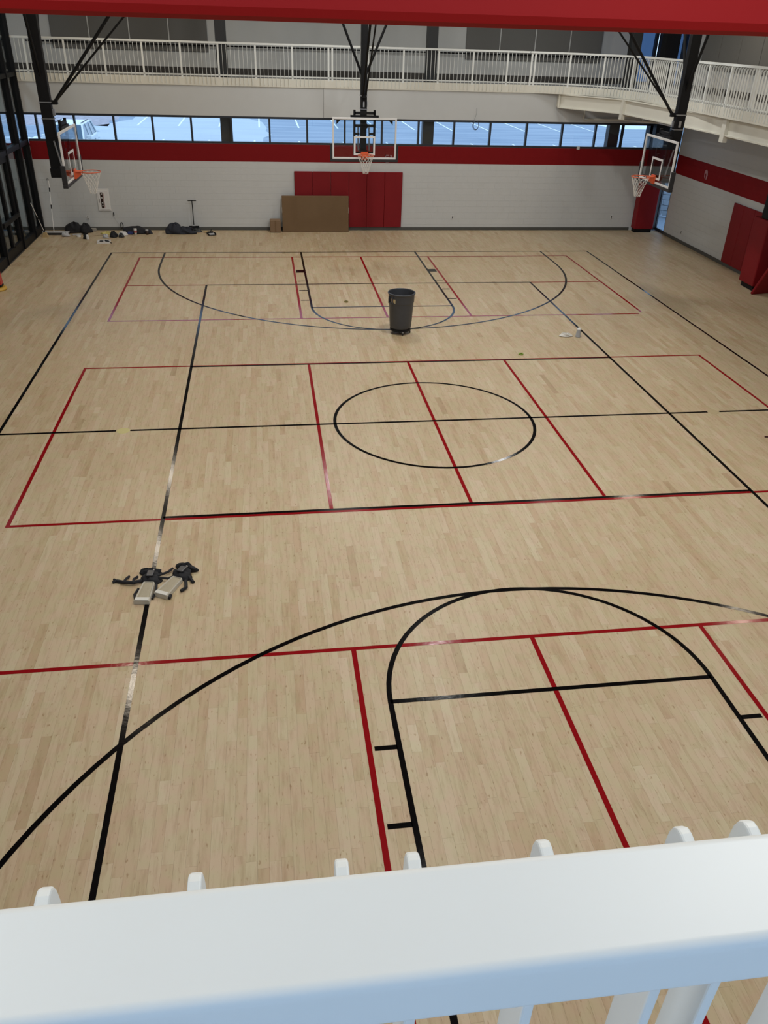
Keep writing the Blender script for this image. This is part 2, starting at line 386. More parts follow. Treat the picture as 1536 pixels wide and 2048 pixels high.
# columns
for i, x in enumerate((-10.9, -4.02, 2.72, 9.33)):
    if i == 0: continue
    o = MB().box(x-.19, x+.19, 16.2, 16.5, -.1, 4.40).box(x-.17+(.3 if i == 3 else 0), x+.17+(.3 if i == 3 else 0), 16.2, 16.5, 4.4, CEIL).build('trim_%d' % (i+1), COLM, bevel=.01); struct(o)
# ---- upper track
def arcpts(cx, cy, r, a0, a1, n): return [(cx+r*math.cos(math.radians(a0+(a1-a0)*i/n)), cy+r*math.sin(math.radians(a0+(a1-a0)*i/n))) for i in range(n+1)]
AC = arcpts(5.95, 13.1, 2.9, 90, 0, 18)
slab = MB(); slab.box(-13.6, 11.45, 16.0, 18.6, 4.42, F)
slab.prism(AC + [(11.45,13.1),(11.45,16.0)], 4.42, F)
slab.box(8.85, 11.45, YN, 13.1, 4.42, F); slab.box(-13.6, 11.45, YB, YN, 4.42, F)
slab = struct(slab.build('floor_track', TRACK))
ff = MB(); ff.sweep([(-13.6,16.0)]+AC+[(8.85,YN+.05)], .001, .03, 4.42, 4.66, side=-1)
ff.sweep([(8.8,YN+.0),(-13.6,YN+.0)], -.03, -.001, 4.42, 4.66, side=1)
fascia = struct(ff.build('trim_5', CREAM))
# ---- back wall of the track (far) with panels
bw = MB().box(-13.6, 10.37, 18.6, 18.8, 4.42, CEIL).build('wall_back', WHITEUP); struct(bw)
DKB = mat('dark_brown_base', (.05,.045,.04), .7)
struct(MB().box(-13.6, 10.37, 18.575, 18.599, F, F+.19).build('baseboard_back', DKB))
hr = thing('track_handrail', 'black handrail along the white wall behind the far upper walkway', 'handrail', (0,18.46,0))
MB().tube([(-10.4,0,5.46),(10.2,0,5.46)], .024).build('rail', BLACK, hr)
for i in (0, 2.4, 3, 4, 5, 7.95): MB().tube([(-10+2.5*i,0,5.46),(-10+2.5*i,.06,5.42),(-10+2.5*i,.138,5.40)], .008, 6).build('bracket', BLACK, hr)
def panels(xs, z0, z1, label, grp):
    root = thing('acoustic_panel', label, 'wall panel', (xs[0], 18.6, z0))
    for a, b in zip(xs[:-1], xs[1:]): MB().box(a-xs[0]+.02, b-xs[0]-.02, -.05, -.002, 0, z1-z0).build('panel', PANEL, root, bevel=.01)
    for a in xs[1:-1]: MB().box(a-xs[0]-.018, a-xs[0]+.018, -.04, -.002, 0, z1-z0).build('joint_strip', WHITEUP, root)
panels([-9.6,-8.37,-7.08,-5.80,-4.52], 5.27, 7.7, 'dark grey acoustic panels on upper wall behind left end of walkway', None)
panels([4.34,5.58,6.86,8.14,9.35], 5.27, 7.7, 'blue-grey acoustic panels on upper wall right of centre hoop', None)
# ---- right wall
rw = MB(); rw.box(XR, XR+.12, YN, 15.3, 0, 4.42); rw.box(XR, XR+.2, YN, 15.4, 4.42, CEIL); rw.box(XR, XR+.2, YB, YN, 0, CEIL)
wall_right = struct(rw.build('wall_right', WHITE))
zs_red = (2.08, 2.67)
block_wall(wall_right, 'x', XR, -1, -12.8, 15.3, [0]+[.08+.2*k for k in range(0, 14)]+[2.88], skip=lambda c: c[1] < 8.2)
struct(MB().box(XR-.022, XR-.0105, -12.8, 15.28, 0, .105).build('baseboard_right', BASEB))
struct(MB().box(XR-.03, XR-.001, YN, 15.38, F, F+.19).build('baseboard_track', DKB))
hr = thing('track_handrail', 'black handrail on the right wall behind the curved walkway', 'handrail', (11.31,0,0))
MB().tube([(0,-10,5.50),(0,15.0,5.50)], .024).build('rail', BLACK, hr)
for i in range(5): MB().tube([(0,-9.5+3*i,5.50),(.06,-9.5+3*i,5.46),(.135,-9.5+3*i,5.44)], .008, 6).build('bracket', BLACK, hr)
ys = [15.05,13.93,12.72,11.5,10.3,9.1,7.9,6.7]
root = thing('acoustic_panel', 'grey acoustic panels high on the right wall above the curved railing', 'wall panel', (XR,0,5.28))
for a, b in zip(ys[:-1], ys[1:]): MB().box(-.05, -.002, b+.015, a-.015, 0, 2.4).build('panel', PANEL, root, bevel=.01)
# corner glazing, lower and upper
w2 = struct(MB().box(XR-.0, XR+.03, 15.30, 15.33, 0, 3.6).box(XR, XR+.05, 15.99, 16.04, 0, 4.4).box(XR, XR+.05, 15.33, 15.99, 0, .1).box(XR, XR+.05, 15.33, 15.99, 3.55, 3.62).box(XR, XR+.05, 15.33, 15.99, 2.68, 2.74).build('window_2', FRAME))
MB().box(XR+.02, XR+.028, 15.33, 15.99, .1, 3.55).build('window_pane', GLASSW, w2)
w3 = MB()
for y in (15.45, 16.6, 17.6, 18.5): w3.box(XR, XR+.14, y-.06, y+.06, F, CEIL)
for x in (10.43, 11.4): w3.box(x-.05, x+.05, 18.6, 18.74, F, CEIL)
w3.box(10.37, 11.45, 18.6, 18.74, F, F+.1).box(XR, XR+.14, 15.4, 18.6, F, F+.1).box(10.37, 11.45, 18.6, 18.74, 7.0, 7.1)
w3 = struct(w3.build('window_3', FRAME))
MB().box(10.45, 11.4, 18.66, 18.668, F+.1, CEIL).build('window_pane', GLASSD, w3)
for a, b in ((15.5,16.54),(16.66,17.54),(17.66,18.44)): MB().box(XR+.06, XR+.068, a, b, F+.1, CEIL).build('window_pane', GLASSD, w3)
struct(MB().box(10.62, 11.12, 16.15, 16.5, 0, CEIL).build('trim_6', BLACK, bevel=.01))
# wall between last window and corner (below track), dark
struct(MB().box(10.96, XR, YF+.02, YF+.12, 0, 3.55).build('wall_corner', COLM))
# ---- left glazed wall
gw = MB(); LM = [15.93,14.88,13.37,11.45,9.5,7.55,5.6,3.65,1.7,-.25,-2.2,-4.15,-6.1,-8.05,-10,-11.95]
for y in LM: gw.box(XL-.24, XL, y-.045, y+.045, 0, CEIL)
for z0, z1 in ((2.66,2.80),(4.56,4.68),(6.6,6.7)): gw.box(XL-.20, XL-.02, YN, 15.9, z0, z1)
gw.box(XL-.18, XL-.03, 13.4, 15.9, 0, .20).box(XL-.18, XL-.03, YN, 11.42, 0, .24)
wl = struct(gw.build('wall_left', BLACK))
for z0, z1 in ((.2,2.66),(2.80,4.56),(4.68,6.6),(6.7,CEIL)):
    for a, b in zip(LM[1:], LM[:-1]):
        if z0 < 1 and a == 11.45: continue
        MB().box(XL-.11, XL-.102, a+.045, b-.045, z0, z1).build('glass_pane', GLASSL, wl)
dr = struct(MB().box(XL-.15, XL-.05, 11.5, 11.62, 0, 2.66).box(XL-.15, XL-.05, 13.2, 13.32, 0, 2.66).box(XL-.15, XL-.05, 12.33, 12.47, 0.25, 2.66).box(XL-.15, XL-.05, 11.62, 13.2, 0, .28).box(XL-.15, XL-.05, 11.62, 13.2, 2.5, 2.66).build('door_1', BLACK))
MB().box(XL-.105, XL-.097, 11.62, 12.33, .28, 2.5).build('glass_pane', GLASSL, dr); MB().box(XL-.105, XL-.097, 12.47, 13.2, .28, 2.5).build('glass_pane', GLASSL, dr)
MB().box(XL-.03, XL+.04, 11.55, 13.28, .98, 1.10).build('push_bar', BLACK, dr, bevel=.01)
# corridor beyond the glass
cr = MB().box(-13.8, -13.6, YB, 18.8, 0, CEIL).build('wall_corridor', WHITE); struct(cr)
cw = MB().box(-13.6, XL, YF, YF+.18, 0, 2.6).box(-13.6, XL, YF, YF+.18, 3.56, 4.42).build('wall_corridor_end', WHITE); struct(cw)
w4 = struct(MB().box(-13.6, XL, YF, YF+.12, 2.6, 2.66).box(-13.6, XL, YF, YF+.12, 3.5, 3.56).box(-11.5, -11.44, YF, YF+.12, 2.66, 3.5).build('window_4', FRAME))
MB().box(-13.6, XL, YF+.055, YF+.063, 2.66, 3.5).build('window_pane', GLASSW, w4)
struct(MB().box(-13.6, XL-.001, YB, YF, -.2, -.01).build('floor_corridor', BASEB))
struct(MB().box(-13.6, XL-.17, YF-.02, YF-.001, 0, .12).build('baseboard_corridor', BASEB))
# ---- ceiling, near wall with tall windows behind the camera
struct(MB().box(-13.8, XR+.3, YB-.2, 18.9, CEIL, CEIL+.2).build('ceiling', CEILM))
nw = MB().box(-13.8, XR+.2, YB-.2, YB, 0, 4.9).box(-13.8, XR+.2, YB-.2, YB, 7.9, CEIL).box(-13.8, -9, YB-.2, YB, 4.9, 7.9).box(10, XR+.2, YB-.2, YB, 4.9, 7.9)
struct(nw.build('wall_near', WHITE))
w5 = MB()
for k in range(13): w5.box(-9+k*1.58, -8.94+k*1.58, YB-.14, YB-.04, 4.9, 7.9)
w5 = struct(w5.build('window_5', FRAME)); MB().box(-9, 10, YB-.1, YB-.092, 4.9, 7.9).build('window_pane', GLASSW, w5)
# ---- red roof beam across the top of the view
bt = thing('roof_beam', 'big red painted roof beam crossing the top of the picture', 'beam', (0,-8.0,0))
def xs_beam(zb, zt, d, h):
    return [(-d, zb+h), (-d+.02, zb+.02), (-d+.05, zb), (d-.05, zb), (d-.02, zb+.02), (d, zb+h), (d, zt), (-d, zt)]
bm = MB(); A = [(p[0], p[1]) for p in xs_beam(6.140, 6.95, .22, .06)]; B = [(p[0], p[1]) for p in xs_beam(6.207, 7.02, .22, .06)]
n = len(A); bm.add([(-10.2, a, b) for a, b in A]+[(11.4, a, b) for a, b in B], [tuple(range(n))[::-1], tuple(range(n,2*n))]+[(k,(k+1)%n,n+(k+1)%n,n+k) for k in range(n)])
bm.build('beam_body', REDB, bt)
for x in (-9, -3, 3, 9): MB().box(x-.06, x+.06, -.06, .06, 6.9, CEIL).build('hanger', REDB, bt)
# ---- steel under the curved walkway
st = thing('walkway_beam', 'cream steel beams carrying the curved walkway at upper right', 'beam', (0,0,0))
pts = [(7.1,15.93),(8.62,14.0),(9.02,8.2),(9.02,2.2),(9.02,-4),(9.02,-12.5)]
for a, b in zip(pts[:-1], pts[1:]):
    d = (Vector(b)-Vector(a)).normalized()
    q = MB(); q.sweep([a, b], -.01, .01, 4.03, 4.42, side=1); q.sweep([a, b], -.07, .07, 4.0, 4.03, side=1); q.sweep([a, b], -.07, .07, 4.39, 4.415, side=1)
    q.build('beam_segment', CREAM, st)
for (x, y) in pts[1:]:
    MB().box(x-.05, XR-.02, y-.012, y+.012, 3.98, 4.41).box(x-.09, XR-.02, y-.08, y+.08, 3.93, 3.97).build('cross_beam', CREAM, st)
    MB().box(x-.10, x+.02, y-.10, y+.10, 3.85, 4.42).build('end_plate', CREAM, st)
MB().box(7.04, 7.10, 15.85, 15.98, 4.03, 4.42).build('end_plate', CREAM, st)
pp = thing('corner_conduit', 'pale grey pipe slung under the walkway in front of the corner window', 'pipe', (0,0,0))
MB().tube([(8.05,15.93,3.66),(9.3,15.93,3.68),(10.3,14.9,3.69),(10.2,13.6,3.72)], .035, 8).build('pipe', CREAM, pp)
for p in ((8.05,15.93),(9.9,15.3)): MB().tube([(p[0],p[1],3.68),(p[0],p[1],4.4)], .02, 6).build('hanger', CREAM, pp)
# ================================================================== RAILINGS
def railing(root, path, post_at, pick, z_bot=4.47, off=.04):
    """path: dense plan polyline (court to the right of travel)"""
    MB().sweep(path, -.035, .035, 5.575, 5.63, side=-1).build('top_rail', RAILM, root)
    MB().sweep(path, -.02, .02, 4.70, 4.735, side=-1).build('bottom_rail', RAILM, root)
    # cumulative length
    P = [Vector(p) for p in path]; S = [0]
    for a, b in zip(P[:-1], P[1:]): S.append(S[-1]+(b-a).length)
    def at(s):
        for i in range(len(S)-1):
            if s <= S[i+1]+1e-9:
                d = (P[i+1]-P[i]).normalized(); return P[i]+d*(s-S[i]), d
        return P[-1], (P[-1]-P[-2]).normalized()
    T = S[-1]; s = .06; pitch = 1.15; k = 0; posts = []; bal = []
    while s < T:
        posts.append(s)
        if post_at and k % 9 == post_at[0]: posts.append(s+.12); s += .12
        n = 9
        for j in range(1, n): bal.append(s+pitch*j/n)
        s += pitch; k += 1
    pm = MB().box(-.028, .028, -.02, .02, 0, .98).mesh('post', RAILM)
    for s in posts:
        p, d = at(min(s, T)); o = bpy.data.objects.new('post', pm); C.objects.link(o); o.parent = root
        o.location = (p.x, p.y, F); o.rotation_euler = (0,0,math.atan2(d.y, d.x))
    bal = [b for b in bal if b < T]
    prof = [(.012,0),(.05,0),(.05,1.02),(.045,1.06),(.03,1.085),(.0,1.095),(-.02,1.095),(.012,1.04)]
    prof = [(-a, b) for a, b in prof]
    proto = MB().prism(prof, -.0048, .0048, ax='x').mesh('baluster', RAILM)
    infos = []
    for s in bal:
        p, d = at(s); pr = project((p.x, p.y, 5)); okv = pr and -20 < pr[0] < 1556 and 0 < pr[1] < 2100
        infos.append((0 if okv else 1, pr[2] if pr else 1e9, s, p, d))
    infos.sort(key=lambda t: t[:3]); rest = MB()
    for i, (_, _, s, p, d) in enumerate(infos):
        if i < pick:
            o = bpy.data.objects.new('baluster', proto); C.objects.link(o); o.parent = root
            o.location = (p.x, p.y, z_bot); o.rotation_euler = (0,0,math.atan2(d.y, d.x))
        else:
            T_ = Matrix.Translation((p.x, p.y, z_bot)) @ Matrix.Rotation(math.atan2(d.y, d.x), 4, 'Z')
            rest.prism(prof, -.006, .006, ax='x', T=T_)
    if rest.v: rest.build('baluster_field', RAILM, root, kind='stuff')
r1 = thing('walkway_railing', 'white picket railing along the straight far walkway', 'railing', (0,0,0))
railing(r1, [(-13.5,15.985),(5.93,15.985)], (2,), 300)
r2_ = thing('walkway_railing', 'white picket railing curving round the upper right corner', 'railing', (0,0,0))
railing(r2_, [(p[0]-.0,p[1]-.015) for p in AC]+[(8.85,YN+.3)], (0,), 300)
# near railing: broad cap in the foreground
nr = thing('foreground_railing', 'broad white railing cap close to the camera with rounded pickets', 'railing', (-2.85,-12.806,0), -.009)
cap = MB().box(-7.2, 11.6, -.0395, .046, 5.566, 5.62)
cap.build('rail_cap', RAILM, nr, bevel=.0085, seg=4, smooth=True)
MB().box(-7.2, 11.6, .005, .03, 4.70, 4.735).build('bottom_rail', RAILM, nr)
fx = [-3.148,-3.015,-2.88,-2.812,-2.683,-2.54,-2.47]
fx = [-3.148-.133*k for k in range(30, 0, -1)] + fx + [-2.47+.135*k for k in range(1, 60)]
prof = []
prof = [(.163,4.47),(.163,5.450),(.1618,5.464),(.158,5.475),(.152,5.481),(.144,5.482),(.130,5.479),(.10,5.474),(.06,5.474),(.045,5.52),(.044,5.567),(.034,5.567),(.038,5.49),(.06,5.445),(.100,5.40),(.108,5.34),(.110,4.47)]
pick = MB().prism(prof, -.0065, .0065, ax='x').mesh('baluster', RAILM)
for x in fx:
    o = bpy.data.objects.new('baluster', pick); C.objects.link(o); o.parent = nr; o.location = (x+2.85, 0, 0)
    md = o.modifiers.new('bevel', 'BEVEL'); md.width = .0025; md.segments = 2; md.limit_method = 'ANGLE'
# ================================================================== BASKETBALL HOOPS
def hoop(label, loc, rz):
    t = thing('basketball_hoop', label, 'basketball hoop', loc, rz)
    gp = MB().box(-.89, .89, .0, .012, 2.92, 3.94).build('glass_board', GLASSB, t)
    fr = MB().box(-.915,.915,-.012,.03,3.925,3.975).box(-.915,.915,-.012,.03,2.90,2.945).box(-.915,-.87,-.012,.03,2.945,3.925).box(.87,.915,-.012,.03,2.945,3.925)
    fr.build('board_frame', BOARDW, t, bevel=.004)
    sq = MB().box(-.305,.305,-.006,-.001,3.45,3.50).box(-.305,.305,-.006,-.001,3.0,3.05).box(-.305,-.255,-.006,-.001,3.05,3.45).box(.255,.305,-.006,-.001,3.05,3.45)
    sq.build('target_square', BOARDW, t)
    pd = MB().box(-.975,.975,-.025,.085,2.825,2.90).box(-.975,-.916,-.025,.085,2.90,3.30).box(.916,.975,-.025,.085,2.90,3.30)
    pd.build('edge_padding', PADB, t, bevel=.012)
    # rim
    R = .2286; cy = -.38
    rim = MB().tube([(R*math.cos(2*math.pi*k/40), cy+R*math.sin(2*math.pi*k/40), 3.05) for k in range(40)], .010, 8, closed=True)
    for k in range(12):
        a = 2*math.pi*(k+.5)/12; rim.tube([((R)*math.cos(a), cy+(R)*math.sin(a), 3.05), ((R-.004)*math.cos(a), cy+(R-.004)*math.sin(a), 3.032)], .004, 5)
    rim = rim.build('rim', ORANGE, t, smooth=True)
    br = MB().prism([(-.17,2.985),(-.03,2.88),(-.03,3.065),(-.17,3.05)], -.08, .08, ax='x').build('rim_bracket', ORANGE, rim)
    MB().prism([(-.10,-.03),(.10,-.03),(.13,-.17),(-.13,-.17)], 3.05, 3.062).box(-.10,.10,-.045,-.013,2.90,3.10).build('mount_plate', ORANGE, rim)
    # net
    net = MB(); NS = 12; rows = 7
    def rad(v): return .222*(1-v)**1.2*.62+.085+.0*v if v < 1 else .085
    def pt(k, v): 
        a = 2*math.pi*k/NS; r = .075+(.222-.075)*(1-v)**1.25; return (r*math.cos(a), cy+r*math.sin(a), 3.035-.47*v)
    for k in range(NS):
        for sgn in (1,-1):
            net.tube([pt(k+sgn*.5*j, j/rows) for j in range(rows+1)], .0036, 4)
    net.build('net', NETM, t)
    # mast and mount
    my = .37
    MB().box(-.085,.085,my-.12,my+.12,2.98,CEIL).build('mast', BLACK, t, bevel=.008)
    MB().box(-.10,.10,my-.16,my+.14,2.92,3.12).build('mast_foot', BLACK, t, bevel=.01)
    mf = MB()
    for x in (-.285,.285): mf.box(x-.03,x+.03,.05,.11,3.0,4.16)
    for z in (4.08,3.93,3.76,3.05): mf.box(-.285,.285,.05,.11,z-.035,z+.035)
    for x in (-.2,.2): mf.box(x-.06,x+.06,.05,.1,3.52,3.58)
    mf.box(-.09,.09,.05,my,3.70,3.80).box(-.09,.09,.05,my,3.02,3.10)
    mf.build('mount_frame', BLACK, t)
    for x in (-.80,.80):
        MB().prism([(x-.08*(1 if x<0 else -1)*0,3.92),(x+(.13 if x<0 else -.13),3.92),(x,3.79)], .012, .03, ax='y').build('corner_plate', BLACK, t)
    MB().box(-.40,.40,.03,.10,3.975,4.03).build('top_bar', BLACK, t)
    MB().tube([(-.16,.2,3.1),(-.16,.30,3.72)], .02, 6).tube([(.16,.2,3.1),(.16,.30,3.72)], .02, 6).build('gas_strut', STEEL, t)
    cl = MB().box(-.10,.10,my-.14,my+.13,4.49,4.51).box(-.10,.10,my-.14,my+.13,4.16,4.175).box(.085,.11,my-.04,my+.02,4.22,4.36).box(-.03,.01,my-.17,my-.12,4.22,4.36)
    cl.build('clamp', STEEL, t)
    MB().box(-.05,.05,my-.26,my-.12,4.45,4.54).build('strut_bracket', BLACK, t, bevel=.01)
    sx = CEIL-4.5
    MB().tube([(-.04,my-.2,4.5),(-.06,my-.2-.84*sx,CEIL)], .034, 8).build('front_strut', BLACK, t)
    MB().tube([(.04,my-.2,4.5),(.08,my-.2-1.02*sx,CEIL)], .022, 8).build('front_strut', BLACK, t)
    for q in (-1,1): MB().tube([(.06*q,my,5.02),(.06*q+q*1.72,my,CEIL)], .034, 8).build('side_strut', BLACK, t)
    return t
hoop('centre basketball hoop with glass board hanging before the far wall', (0,11.58,0), 0)
hoop('left basketball hoop seen from its side beside the glazed wall', (-7.31,7.85,0), math.pi/2)
hoop('right basketball hoop seen from its side near the corner window', (7.13,7.85,0), -math.pi/2)
# ================================================================== WALL PADS
wp = thing('wall_padding', 'six red wall pads on the far wall under the centre hoop', 'wall pad', (0,15.985,0))
for k in range(6): MB().box(-1.86+.62*k+.003, -1.86+.62*(k+1)-.003, -.055, 0, .11, 1.92).build('pad', REDP, wp, bevel=.012, seg=3)
wp = thing('wall_padding', 'flat red wall pads on the right wall before the padded column', 'wall pad', (XR-.012,0,0))
for k in range(4): MB().box(-.055, 0, 10.98-.61*(k+1)+.003, 10.98-.61*k-.003, .11, 1.87).build('pad', REDP, wp, bevel=.012, seg=3)
cp = thing('padded_column', 'red padded column with black foot at the right edge', 'column pad', (11.08,8.42,0))
MB().box(-.33,.34,-.45,.30,.14,1.92).build('pad', REDP, cp, bevel=.03, seg=3); MB().box(-.26,.32,-.38,.24,0,.14).build('foot', BLACK, cp)
MB().box(-.30,-.02,-.40,.02,1.93,2.9).build('steel_sleeve', BLACK, cp, bevel=.02)
fm = MB().box(-.35,.30,-.04,.04,-.55,.55); o = fm.build('folded_mat', REDP, None, bevel=.02); o.location = (11.0,7.55,.50); o.rotation_euler = (.45,0,.2); tag(o, 'red mat leaning against the padded column at right edge', 'mat')
kp = thing('padded_column', 'narrow red padded column in the far right corner by the window strip', 'column pad', (10.8,15.72,0))
MB().box(-.37,.34,-.16,.18,.12,1.95).build('pad', REDP, kp, bevel=.03, seg=3); MB().box(-.33,.30,-.12,.16,0,.12).build('foot', BLACK, kp)
MB().box(-.2,.3,-.08,.17,1.95,4.40).build('steel_post', BLACK, kp)
# ================================================================== THINGS ON WALLS
fe = thing('extinguisher_cabinet', 'white recessed extinguisher cabinet with narrow dark glass slot on far wall', 'cabinet', (-8.2,15.985,.63))
MB().box(-.20,.20,-.02,0,0,.70).build('cabinet_frame', BOARDW, fe, bevel=.006)
MB().box(-.16,.16,-.035,-.02,.05,.64).build('cabinet_door', BOARDW, fe, bevel=.004)
MB().box(-.09,-.01,-.039,-.035,.09,.58).build('glass_slot', mat('dark_glass', (.02,.008,.01), .15), fe)
MB().box(.0,.022,-.038,-.035,.1,.56).build('red_strip', mat('faded_red', (.35,.2,.2), .5), fe)
for z in (.52,.40,.24,.15): MB().box(-.062,-.03,-.041,-.039,z,z+.035).build('white_mark', BOARDW, fe)
MB().box(-.135,-.125,-.045,-.035,.26,.38).build('latch', BLACK, fe)
def outlet(x, y, z, lb, face='y', dark=True):
    t = thing('wall_outlet', lb, 'outlet', (x, y, z))
    if face == 'y':
        MB().box(-.04,.04,-.008,0,-.06,.06).build('cover_plate', BOARDW, t, bevel=.003)
        for zz in (-.03,.025): MB().box(-.02,.02,-.012,-.008,zz-.016,zz+.018).build('socket', COLM, t)
    else:
        MB().box(-.008,0,-.04,.04,-.06,.06).build('cover_plate', BOARDW, t, bevel=.003)
        for zz in (-.03,.025): MB().box(-.012,-.008,-.02,.02,zz-.016,zz+.018).build('socket', COLM, t)
outlet(-8.80,15.988,.40,'wall outlet low on far wall above the black bag'); outlet(3.72,15.988,.46,'wall outlet on far wall right of the red pads')
outlet(9.66,15.988,.46,'wall outlet on far wall near the right corner'); outlet(11.438,13.97,.36,'wall outlet low on the right wall','x')
dk = thing('plugged_charger', 'small black plug with cord on far wall right of cabinet', 'charger', (-7.94,15.985,.52))
MB().box(-.015,.015,-.04,0,-.05,.06).build('plug', BLACK, dk, bevel=.004)
MB().tube([(0,-.03,-.05),(.05,-.03,-.2),(.12,-.03,-.32)], .004, 5).build('cord', LGREY, dk)
coil = MB().tube([(.045*math.cos(a*.4)*1, -.01*a/20, .09*math.sin(a*.4)) for a in range(40)], .011, 6).build('hanging_coil', BLACK, None, smooth=True)
coil.location = (-7.72,15.93,.17); tag(coil, 'small black cable coil hanging on far wall above the gear', 'cable')
lp = MB().tube([(0,0,.52),(.01,-.01,.4),(-.02,-.02,.28),(-.06,-.03,.16)], .004, 5)
lp.tube([(.10*math.cos(2*math.pi*k/24), -.03, .14*math.sin(2*math.pi*k/24)) for k in range(24)], .010, 6, closed=True)
lp.tube([(.09*math.cos(2*math.pi*k/24)+.01, -.04, .13*math.sin(2*math.pi*k/24)+.01) for k in range(24)], .008, 6, closed=True)
o = lp.build('cable_loop', mat('blue_grey_cable', (.05,.07,.10), .5), None); o.location = (4.28,15.95,3.42); tag(o, 'thin cable loop hanging before the far windows', 'cable')
o = MB().box(-.05,.05,-.012,0,-.05,.05).build('paper_tag', BOARDW, None); o.location = (8.02,15.985,2.76); tag(o, 'small white paper tag under the far windows near right', 'tag')
PINK = mat('pale_pink_vinyl', (.42,.20,.22), .5)
dc = thing('wall_mark', 'pale pink lettered mark on red stripe below the centre backboard', 'wall mark', (1.30,15.985,2.22))
for z in (0,.07,.14,.21): MB().box(-.06,.06,-.006,0,z,z+.035).build('bar', PINK, dc)
MB().box(-.06,-.035,-.006,0,.0,.245).build('bar', PINK, dc)
MB().prism([(.10,.24),(.155,.24),(.20,.10),(.245,.24),(.28,.24),(.215,.03),(.18,.03)], -.006, 0, ax='y').build('chevron', PINK, dc)
o = MB().prism([(.0,-.12),(.06,-.06),(.09,.04),(.07,.13),(-.02,.17),(-.10,.12),(-.14,.0),(-.10,-.13),(-.06,-.12),(-.05,.0),(-.02,.06),(.03,.04),(.01,-.03)], -.006, 0, ax='x').build('wall_mark', PINK, None)
o.location = (11.438,13.17,2.33); tag(o, 'pale curved mark on the red stripe of the right wall', 'wall mark')
# ================================================================== THINGS ON THE FLOOR
tc_ = thing('trash_can', 'round grey rubbish bin on a black wheeled dolly near far free throw line', 'trash can', (.13,4.95,0))
MB().lathe([(.235,.13),(.25,.16),(.262,.30),(.285,.72),(.29,.74),(.297,.75),(.303,.90),(.305,.925),(.318,.93),(.322,.945),(.318,.962),(.300,.965),(.293,.94),(.285,.75),(.26,.35),(.235,.17)], 40, cap0=True, cap1=True).build('bin_body', BINM, tc_, smooth=True)
for a in (-60, 120):
    T = Matrix.Rotation(math.radians(a), 4, 'Z')
    MB().box(-.07,.07,.285,.335,.74,.765,T).box(-.07,-.05,.285,.335,.765,.90,T).box(.05,.07,.285,.335,.765,.90,T).build('bin_handle', BINM, tc_, bevel=.006)
T = Matrix.Rotation(math.radians(-145+90), 4, 'Z')
for a in range(5):
    T = Matrix.Rotation(math.radians(-60+a*5.5), 4, 'Z'); c = [(.55,.45,.30),(.35,.10,.08),(.55,.50,.35),(.5,.32,.10),(.50,.42,.25)][a]
    MB().box(-.013,.013,-.308,-.303,.76+.02*(a%2),.85,T).build('sticker', mat('sticker_%d' % a, c, .5), tc_)
MB().lathe([(.05,.075),(.235,.075),(.245,.085),(.245,.125),(.23,.13)], 28, cap0=True, cap1=True).build('dolly', BLACK, tc_)
for k in range(5):
    a = math.radians(-90+72*k+6); x, y = .225*math.cos(a), .225*math.sin(a)
    w_ = MB().tube([(x-.012*math.sin(a)*0-.012, y, .037), (x+.012, y, .037)], .035, 14).build('caster', TYRE, tc_)
    MB().box(x-.018,x+.018,y-.02,y+.02,.055,.08).tube([(x-.014,y,.037),(x+.014,y,.037)], .012, 8).build('caster_fork', STEEL, w_)
# cardboard
fb = MB().box(-1.14,1.14,-.07,.07,0,1.17).build('cardboard_carton', CARD, None, bevel=.008); fb.location = (-1.17,15.74,0); fb.rotation_euler = (-.05,0,0)
tag(fb, 'large flat brown cardboard carton leaning on the red wall pads', 'box')
for x in (-1.145,1.145): MB().box(x-.004,x+.004,-.05,.05,.62,.80).build('white_label', BOARDW, fb)
sb = MB().box(-.185,.185,-.15,.15,0,.42).build('cardboard_carton', CARD2, None, bevel=.03, seg=3); sb.location = (-2.56,15.72,0)
tag(sb, 'small upright brown cardboard carton left of the large flat one', 'box')
MB().box(-.02,.02,-.152,-.1505,.02,.40).build('tape', CARD, sb)
# cloth lumps
def lump(sx, sy, sz, seed, n=26, mcnt=13, ridge=.25):
    rr = random.Random(seed); ph = [(rr.uniform(0,6.3), rr.uniform(1,4), rr.uniform(1.5,5), rr.uniform(.3,1)) for _ in range(6)]
    q = MB(); vs = []
    for i in range(mcnt+1):
        t = math.pi/2*i/mcnt
        for k in range(n):
            a = 2*math.pi*k/n
            d = 1+ridge*sum(w_*math.sin(p+f1*a*round(1)+f2*t*1.7)*.3 for p, f1, f2, w_ in [(p, round(f1), f2, w_) for p, f1, f2, w_ in ph])
            vs.append((sx*d*math.cos(a)*max(0,math.cos(t))**.8, sy*d*math.sin(a)*max(0,math.cos(t))**.8, max(.002, sz*math.sin(t)*(1+ridge*.9*math.sin(3*a+seed)*math.cos(t)+ridge*.5*math.sin(5*a+2*seed)))))
    fs = [(i*n+k, i*n+(k+1)%n, (i+1)*n+(k+1)%n, (i+1)*n+k) for i in range(mcnt) for k in range(n)]
    fs.append(tuple(range(n))[::-1]); return q.add(vs, fs)
def put(o, x, y, lb, cat, z=0, rz=0, group=None): o.location = (x, y, z); o.rotation_euler = (0,0,rz); return tag(o, lb, cat, group)
b1 = thing('duffel_bag', 'black bag slumped by the far wall under the outlet', 'bag', (-9.12,15.68,0))
shift(lump(.30,.18,.30,3),-.1,0,0).build('bag_body', CLOTHB, b1, smooth=True); shift(lump(.2,.17,.27,8),.26,-.02,0).build('bag_flap', CLOTHB, b1, smooth=True)
MB().tube([(-.33,-.02,.01),(-.42,-.02,.01),(-.46,.05,.012),(-.35,.08,.02)], .012, 6).build('strap', CLOTHB, b1)
